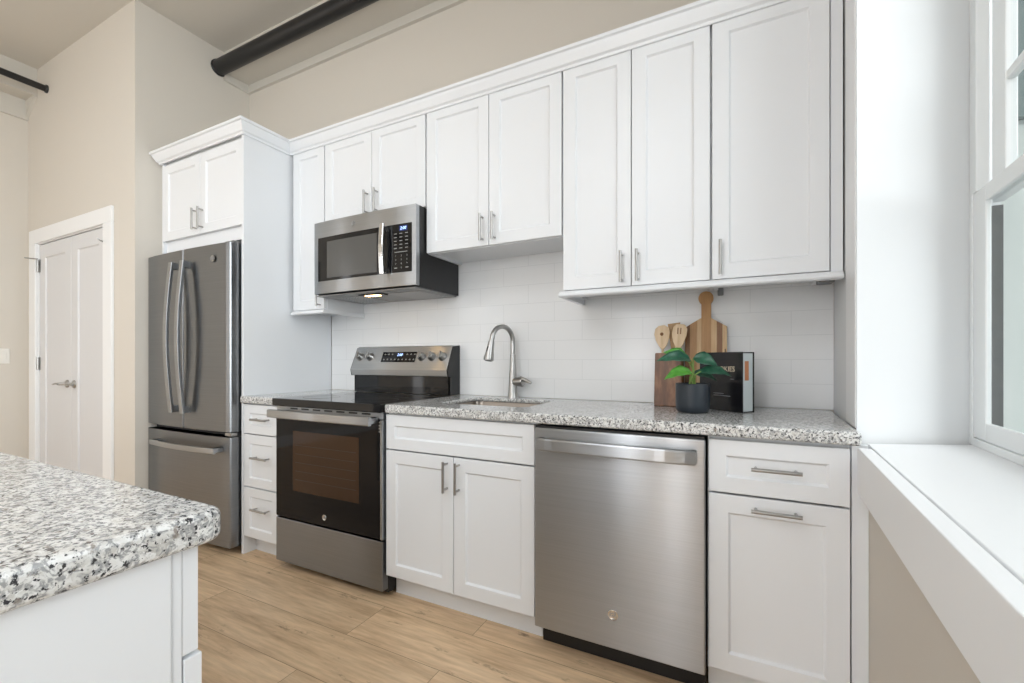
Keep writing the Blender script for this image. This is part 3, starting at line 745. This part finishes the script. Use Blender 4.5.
def mwp(f, z, d): x = xs_(f); return (x, -.4035 - .010 * (1 - ((2 * f - 1)) ** 2) - d, z)
b = B().add([mwp(f, z, .0008) for f, z in ((.860, 1.790), (.930, 1.790), (.930, 1.818), (.860, 1.818))], [(0, 1, 2, 3)]); dsp = b.build('display', M['displaybase'], cp)
dxm = MX1 - MX0
b = B(); text(b, '2:00', .022, lambda a, c_, d: mwp(.895 + (a + .2 * c_) / dxm, 1.804 + c_, .0012 + d), .0003); b.build('clock_digits', M['display'], dsp)
b = B()
keys = ['1', '2', '3', '4', '5', '6', '7', '8', '9', '', '0', '']
for i, k in enumerate(keys):
    f = .830 + (i % 3) * .048; z = 1.662 - (i // 3) * .021
    if k: text(b, k, .013, lambda a, c_, d, f=f, z=z: mwp(f + a / dxm, z + c_, .0006 + d), .0002)
    else: b.add([mwp(f + a / dxm, z + c_, .0006) for a, c_ in ((-.009, -.002), (.009, -.002), (.009, .002), (-.009, .002))], [(0, 1, 2, 3)])
for r_ in range(5):
    for c__ in range(3):
        f = .820 + c__ * .048; z = 1.778 - r_ * .019
        b.add([mwp(f + a / dxm, z + c_, .0006) for a, c_ in ((-.004, -.002), (.014, -.002), (.014, .0015), (-.004, .0015))], [(0, 1, 2, 3)])
b.add([mwp(f, z, .0006) for f, z in ((.82, 1.680), (.93, 1.680), (.93, 1.683), (.82, 1.683))], [(0, 1, 2, 3)])
b.build('key_legends', M['keylegend'], cp)
un = B().box(MX0 + .01, MX1 - .01, -.392, -.015, 1.490, 1.4968).build('underside', M['mesh'], t, bevel=.002)
for x0, x1 in ((MX0 + .05, MX0 + .27), (MX1 - .28, MX1 - .05)):
    g = B().box(x0, x1, -.31, -.06, 1.4875, 1.4899)
    g.build('grease_filter', M['mesh2'], un, bevel=.001)
B().box(-2.22, -2.05, -.345, -.285, 1.484, 1.4898).build('lamp_cover', M['black'], un, bevel=.003)
B().box(-2.185, -2.085, -.328, -.300, 1.4815, 1.4838).build('lamp', M['lamp'], t)

# ------------------------------------------------------------------ dishwasher
t = thing('dishwasher', (-.686, -.3, 0), 'stainless steel dishwasher with a full-width bar handle under the countertop', 'dishwasher')
DX0_, DX1_ = E[2] + .006, E[1] - .005
B().box(DX0_ + .004, DX1_ - .004, -.610, -.03, .10, .866).build('tub', M['blackmetal'], t)
B().box(DX0_ + .002, DX1_ - .002, -.570, -.540, 0, .098).build('toe_kick', M['black'], t)
dr = B().box(DX0_, DX1_, -.652, -.611, .098, .858).build('door', M['steel'], t, bevel=.004, seg=3)
B().box(DX0_ + .003, DX1_ - .003, -.648, -.611, .8585, .8665).build('top_edge', M['blackmetal'], dr)
cx = (DX0_ + DX1_) / 2; hw = (DX1_ - DX0_) / 2
pts = [(cx + hw * .905 * (-1 + 2 * k / 18), -.694 + .012 * abs(-1 + 2 * k / 18) ** 6, .803) for k in range(19)]
h = B().strip(pts, .046, .014, (0, 0, 1))
for sg in (-1, 1):
    x = cx + sg * hw * .885; h.box(x - .010, x + .010, -.684, -.651, .783, .823)
h.build('handle', M['steel'], dr, bevel=.002)
badge((-.684, -.6522, .218), .0185, t)

# ------------------------------------------------------------------ kitchen island
IX, IY = -.955, -1.855
t = thing('island_cabinet', (-2.0, -2.4, 0), 'white kitchen island cabinet in the left foreground', 'cabinet')
B().box(-2.95, -.957, -3.10, -1.876, .105, CB - .001).build('body', CAB, t)
B().box(-2.90, -1.02, -3.05, -1.95, 0, .1045).build('toe_kick', CAB, t)
B().box(-.9568, -.945, -3.10, -1.888, .02, CB - .001).build('side_panel', CAB, t, bevel=.0025)
B().box(-.9568, -.948, -1.8875, -1.8755, .10, CB - .001).build('face_frame_edge', CAB, t, bevel=.0015)
xs = [-2.945, -2.28, -1.615, -.949]
for i in range(3):
    q = shaker(B(), xs[i] + .002, xs[i + 1] - .001, .728, .868, -1.855, st=.045, face=1).build('drawer', CAB, t, bevel=.0015)
    q = shaker(B(), xs[i] + .002, xs[i + 1] - .001 + (.003 if i == 2 else 0), .118, .724, -1.852, th=.022, face=1).build('door', CAB, t, bevel=.0015)
def rr_poly(x0, x1, y0, y1, r): return rcorner(x0 + r, y0 + r, r, 180) + rcorner(x1 - r, y0 + r, r, 270) + rcorner(x1 - r, y1 - r, r, 0) + rcorner(x0 + r, y1 - r, r, 90)
tag(B().hexa(rr_poly(-3.0, -.927, -3.15, -1.828, .028), CB, CT + .002).build('island_countertop', M['granite'], bevel=.010, seg=4), 'speckled granite island countertop with rounded corner in the left foreground', 'countertop')

# ------------------------------------------------------------------ things on the countertop
# potted plant
PX, PY = -.446, -.346
t = thing('potted_plant', (PX, PY, CT), 'small leafy green plant in a matte blue-black pot beside the cookbook', 'plant')
B().lathe((PX, PY, CT), [(.001, .0005), (.046, .0005), (.055, .004), (.0605, .014), (.0625, .032), (.0630, .109), (.062, .113), (.060, .114), (.0585, .112), (.058, .099), (.0005, .099)], 44).build('pot', M['pot'], t)
B().lathe((PX, PY, CT), [(.0576, .0996), (.050, .103), (.03, .106), (.0005, .107)], 30).build('soil', M['soil'], t)
rt = Vector((.894, .448, 0)); fw = Vector((-.448, .894, 0))       # plant laid out along the wall-to-room diagonals
def leaf(base, tip, width, mat_, droop=.012, roll=(0, 0, 1)):
    base, tip = Vector(base), Vector(tip); ax = tip - base; L = ax.length; ax.normalize()
    nrm = Vector(roll); nrm = (nrm - ax * nrm.dot(ax)).normalized(); sd = ax.cross(nrm)
    prof = [(0, .05), (.07, .55), (.2, .88), (.35, 1), (.5, .93), (.65, .75), (.8, .48), (.92, .2), (1, .015)]
    vs = []; m = 7
    for lv in (0, 1):
        for u, wv in prof:
            cen = base + ax * L * u + nrm * (L * .12 * math.sin(math.pi * u) - droop * u * u)
            for k in range(m):
                q = -1 + 2 * k / (m - 1)
                rip = .0016 * math.sin(u * 22) * abs(q)
                vs.append(cen + sd * width / 2 * wv * q + nrm * (.16 * width * wv * abs(q) ** 1.4 + rip - lv * .0009))
    n = len(prof); fs = []
    for i in range(n - 1):
        for k in range(m - 1):
            a = i * m + k; fs.append((a, a + 1, a + m + 1, a + m)); o = n * m; fs.append((o + a, o + a + m, o + a + m + 1, o + a + 1))
    per = [k for k in range(m)] + [i * m + m - 1 for i in range(1, n)] + [(n - 1) * m + k for k in range(m - 2, -1, -1)] + [i * m for i in range(n - 2, 0, -1)]
    for i in range(len(per)):
        a, c_ = per[i], per[(i + 1) % len(per)]; fs.append((a, c_, c_ + n * m, a + n * m))
    return B().add(vs, fs, True).build('leaf', mat_, t)
pc = Vector((PX, PY, CT))
def pp(a, z, f=0): return pc + rt * a + fw * f + Vector((0, 0, z))
up_c = Vector((.2, -.75, .62))
leaves = [  # stem top, tip, width, material, roll
    (pp(-.012, .205, -.01), pp(-.150, .208, -.04), .058, 'leaf', (.25, -.70, .65)),
    (pp(-.014, .214, .03), pp(-.100, .240, .03), .052, 'leaf_bright', (.2, -.72, .60)),
    (pp(-.024, .158, -.05), pp(-.130, .140, -.06), .058, 'leaf_bright', (.1, -.62, .75)),
    (pp(-.006, .212, -.02), pp(.076, .190, -.05), .058, 'leaf', (-.1, -.80, .58)),
    (pp(.016, .160, -.03), pp(.142, .148, -.03), .052, 'leaf', (-.05, -.72, .68)),
    (pp(.010, .150, .02), pp(.105, .128, .01), .050, 'leaf', (0, -.60, .78)),
]
for st_, tip, wd, mt_, rl in leaves:
    leaf(st_, tip, wd, M[mt_], roll=rl)
    base = pp(random.uniform(-.018, .018), .100, random.uniform(-.015, .015)); mid = (base + st_) / 2 + rt * (.010 if (st_ - pc).dot(rt) < 0 else -.006) + Vector((0, 0, .012))
    B().tube([base, mid, st_, st_ + (tip - st_) * .12], [.0034, .003, .0024, .0016], 8).build('stem', M['stem'], t)

# cookbook standing at an angle
t = thing('cookbook', (-.272, -.292, CT), 'thick black cookbook standing upright behind the potted plant', 'book')
t.rotation_euler = (0, 0, R(-39))
BW, BT, BH = .205, .066, .236
ox, oy, oz = ORI[t.name]
def bk(x0, x1, y0, y1, z0, z1): return B().box(ox + x0, ox + x1, oy + y0, oy + y1, oz + z0, oz + z1)
fc = bk(-BW, 0, 0, .003, .0002, BH).build('front_cover', M['bookblack'], t, bevel=.0008)
bk(-BW, 0, BT - .003, BT, .0002, BH).build('back_cover', M['bookblack'], t, bevel=.0008)
bk(-BW, -BW + .003, .0031, BT - .0031, .0002, BH).build('spine', M['bookblack'], t)
pg = bk(-BW + .0035, -.005, .0034, BT - .0034, .005, BH - .005).build('pages', M['paper'], t)
bk(-.0049, -.0046, .018, .040, .125, .20).build('picture_page', M['photo'], pg)
b = B(); text(b, 'COOKIES', .029, lambda a, c_, d: (ox - .090 + a, oy - .0005 - d, oz + .168 + c_), .0003, .92); b.build('title', M['lettering'], fc)
b = B()
for x0_, x1_, z_ in ((-.135, -.055, .060), (-.135, -.085, .069), (-.055, -.040, .128)): b.box(ox + x0_, ox + x1_, oy - .0006, oy - .0001, oz + z_, oz + z_ + .0022)
b.build('small_print', M['greylettering'], fc)
bk(-.105, -.102, .03, .031, BH - .02, BH + .014).build('bookmark', M['bookblack'], t)

# paddle cutting board leaning on the tiles
t = thing('cutting_board', (-.414, -.075, CT), 'striped wooden paddle cutting board leaning on the tiles behind the cookbook', 'cutting board')
ox, oy, oz = ORI[t.name]
t.rotation_euler = (R(-5.5), 0, 0)
edges = [-.086, -.066, -.036, -.018, .022, .045, .068, .086]
mats = ['strip3', 'strip2', 'strip1', 'strip2', 'strip1', 'strip3', 'strip1']
b = B(); ZS, ZN, ZK = .355, .395, .515
def top_at(x):
    ax_ = abs(x)
    return ZS if ax_ >= .086 else ZS + (ZN - ZS) * (.086 - ax_) / (.086 - .022) if ax_ > .022 else ZN
for i in range(7):
    b.cur = i; a, c_ = edges[i], edges[i + 1]
    xs_l = sorted(set([a, c_] + [q for q in (-.022, .022) if a < q < c_]))
    pl = [(ox + a, oz), (ox + c_, oz)] + [(ox + q, oz + top_at(q)) for q in reversed(xs_l)]
    b.prism_y(pl, oy, oy + .018)
b.cur = 3
b.prism_y([(ox - .018, oz + ZN), (ox + .022, oz + ZN), (ox + .021, oz + .478), (ox - .019, oz + .478)], oy, oy + .018)
b.build('board', [M[q] for q in mats], t)
kb = B()
kb.prism_y([(ox + .031 * math.cos(R(a)), oz + .487 + .031 * math.sin(R(a))) for a in range(0, 360, 10)], oy - .0008, oy + .0188)
kb.build('knob', M['strip2'], t)

# wooden utensil holder with three utensils
t = thing('utensil_holder', (-.560, -.115, CT), 'dark brown wooden utensil holder behind the potted plant', 'holder')
ox, oy, oz = ORI[t.name]
b = B(); hh = .236
o_ = [(-.060, -.05), (.060, -.05), (.060, .05), (-.060, .05)]
def sc_(k): return [(ox + x * k, oy + y * k) for x, y in o_]
def sci(k, w_): return [(ox + (abs(x) * k - w_) * (1 if x > 0 else -1), oy + (abs(y) * k - w_) * (1 if y > 0 else -1)) for x, y in o_]
L0 = [(x, y, oz + .0003) for x, y in sc_(1)]; L1 = [(x, y, oz + hh) for x, y in sc_(.92)]; L2 = [(x, y, oz + hh) for x, y in sci(.92, .010)]; L3 = [(x, y, oz + .012) for x, y in sci(1, .010)]
fs = [(3, 2, 1, 0), (12, 13, 14, 15)]
for r_ in range(3):
    for i in range(4): fs.append((r_ * 4 + i, r_ * 4 + (i + 1) % 4, r_ * 4 + 4 + (i + 1) % 4, r_ * 4 + 4 + i))
b.add(L0 + L1 + L2 + L3, fs); b.build('box', M['walnut'], t, bevel=.004)
def utensil(name, x, y, tilt, mats_, head, label, hole=None, slots=False):
    t = thing(name, (x, y, oz + .0135), label, 'utensil', 'wooden utensils in the holder'); X, Y, Z = ORI[t.name]
    L = .245
    B().tube([(X, Y, Z), (X, Y, Z + L * .6), (X, Y, Z + L)], [.0055, .006, .0055], 12).build('handle', M[mats_], t)
    pl = [(X + 1.12 * a, Z + L - .004 + 1.32 * c_) for a, c_ in head]
    h = B().prism_y(pl, Y - .0035, Y + .0035); hd = h.build('head', M[mats_], t, bevel=.0015)
    if hole:
        B().lathe((X + hole[0], Y - .0036, Z + L + hole[1] * 1.32), [(.0075, 0), (.0075, -.0006), (.0001, -.0006)], 20, 'y').build('hole', M['strip3'], hd)
    if slots:
        b = B()
        for q in (-.009, .003): b.box(X + q, X + q + .005, Y - .0042, Y - .0034, Z + L + .062, Z + L + .090)
        b.build('slots', M['strip3'], hd)
    t.rotation_euler = (R(tilt[1]), R(tilt[0]), 0); return t
spoon = [(.006, 0), (.016, .012), (.027, .035), (.030, .055), (.026, .073), (.010, .082), (-.012, .080), (-.026, .070), (-.030, .050), (-.025, .03), (-.014, .010), (-.006, 0)]
spat = [(.006, 0), (.014, .02), (.020, .05), (.024, .092), (-.024, .086), (-.016, .045), (-.010, .015), (-.006, 0)]
fork = [(.006, 0), (.018, .018), (.027, .045), (.029, .066), (.022, .080), (.012, .084), (-.012, .083), (-.024, .074), (-.028, .05), (-.022, .025), (-.012, .008), (-.006, 0)]
utensil('wooden_spoon', ox - .018, oy - .012, (-2.4, -2), 'maple', spoon, 'pale wooden spoon with a round hole, leftmost in the utensil holder', hole=(-.001, .048))
utensil('wooden_spatula', ox + .004, oy + .012, (2, -3), 'tanwood', spat, 'tan flat wooden spatula between two pale utensils in the holder')
utensil('slotted_spoon', ox + .025, oy - .012, (3.2, -2), 'maple', fork, 'pale wooden slotted spoon, rightmost in the utensil holder', slots=True)

# ------------------------------------------------------------------ outdoors: neighbouring building seen through the window
t = thing('building', (3.0, 6.0, -4), 'pale green building with vertical siding seen through the window', 'building')
B().box(-1, 7, 6.0, 9, -4, 4.29).build('wall', M['facade'], t)
B().box(-1.2, 7.2, 5.9, 9.1, 4.3, 12).build('upper_storey', M['teal'], t)
b = B(); x = -1.0
while x < 7: b.box(x, x + .22, 5.93, 6.0, -4, 4.29); x += .42
b.build('siding_boards', M['facade'], t)
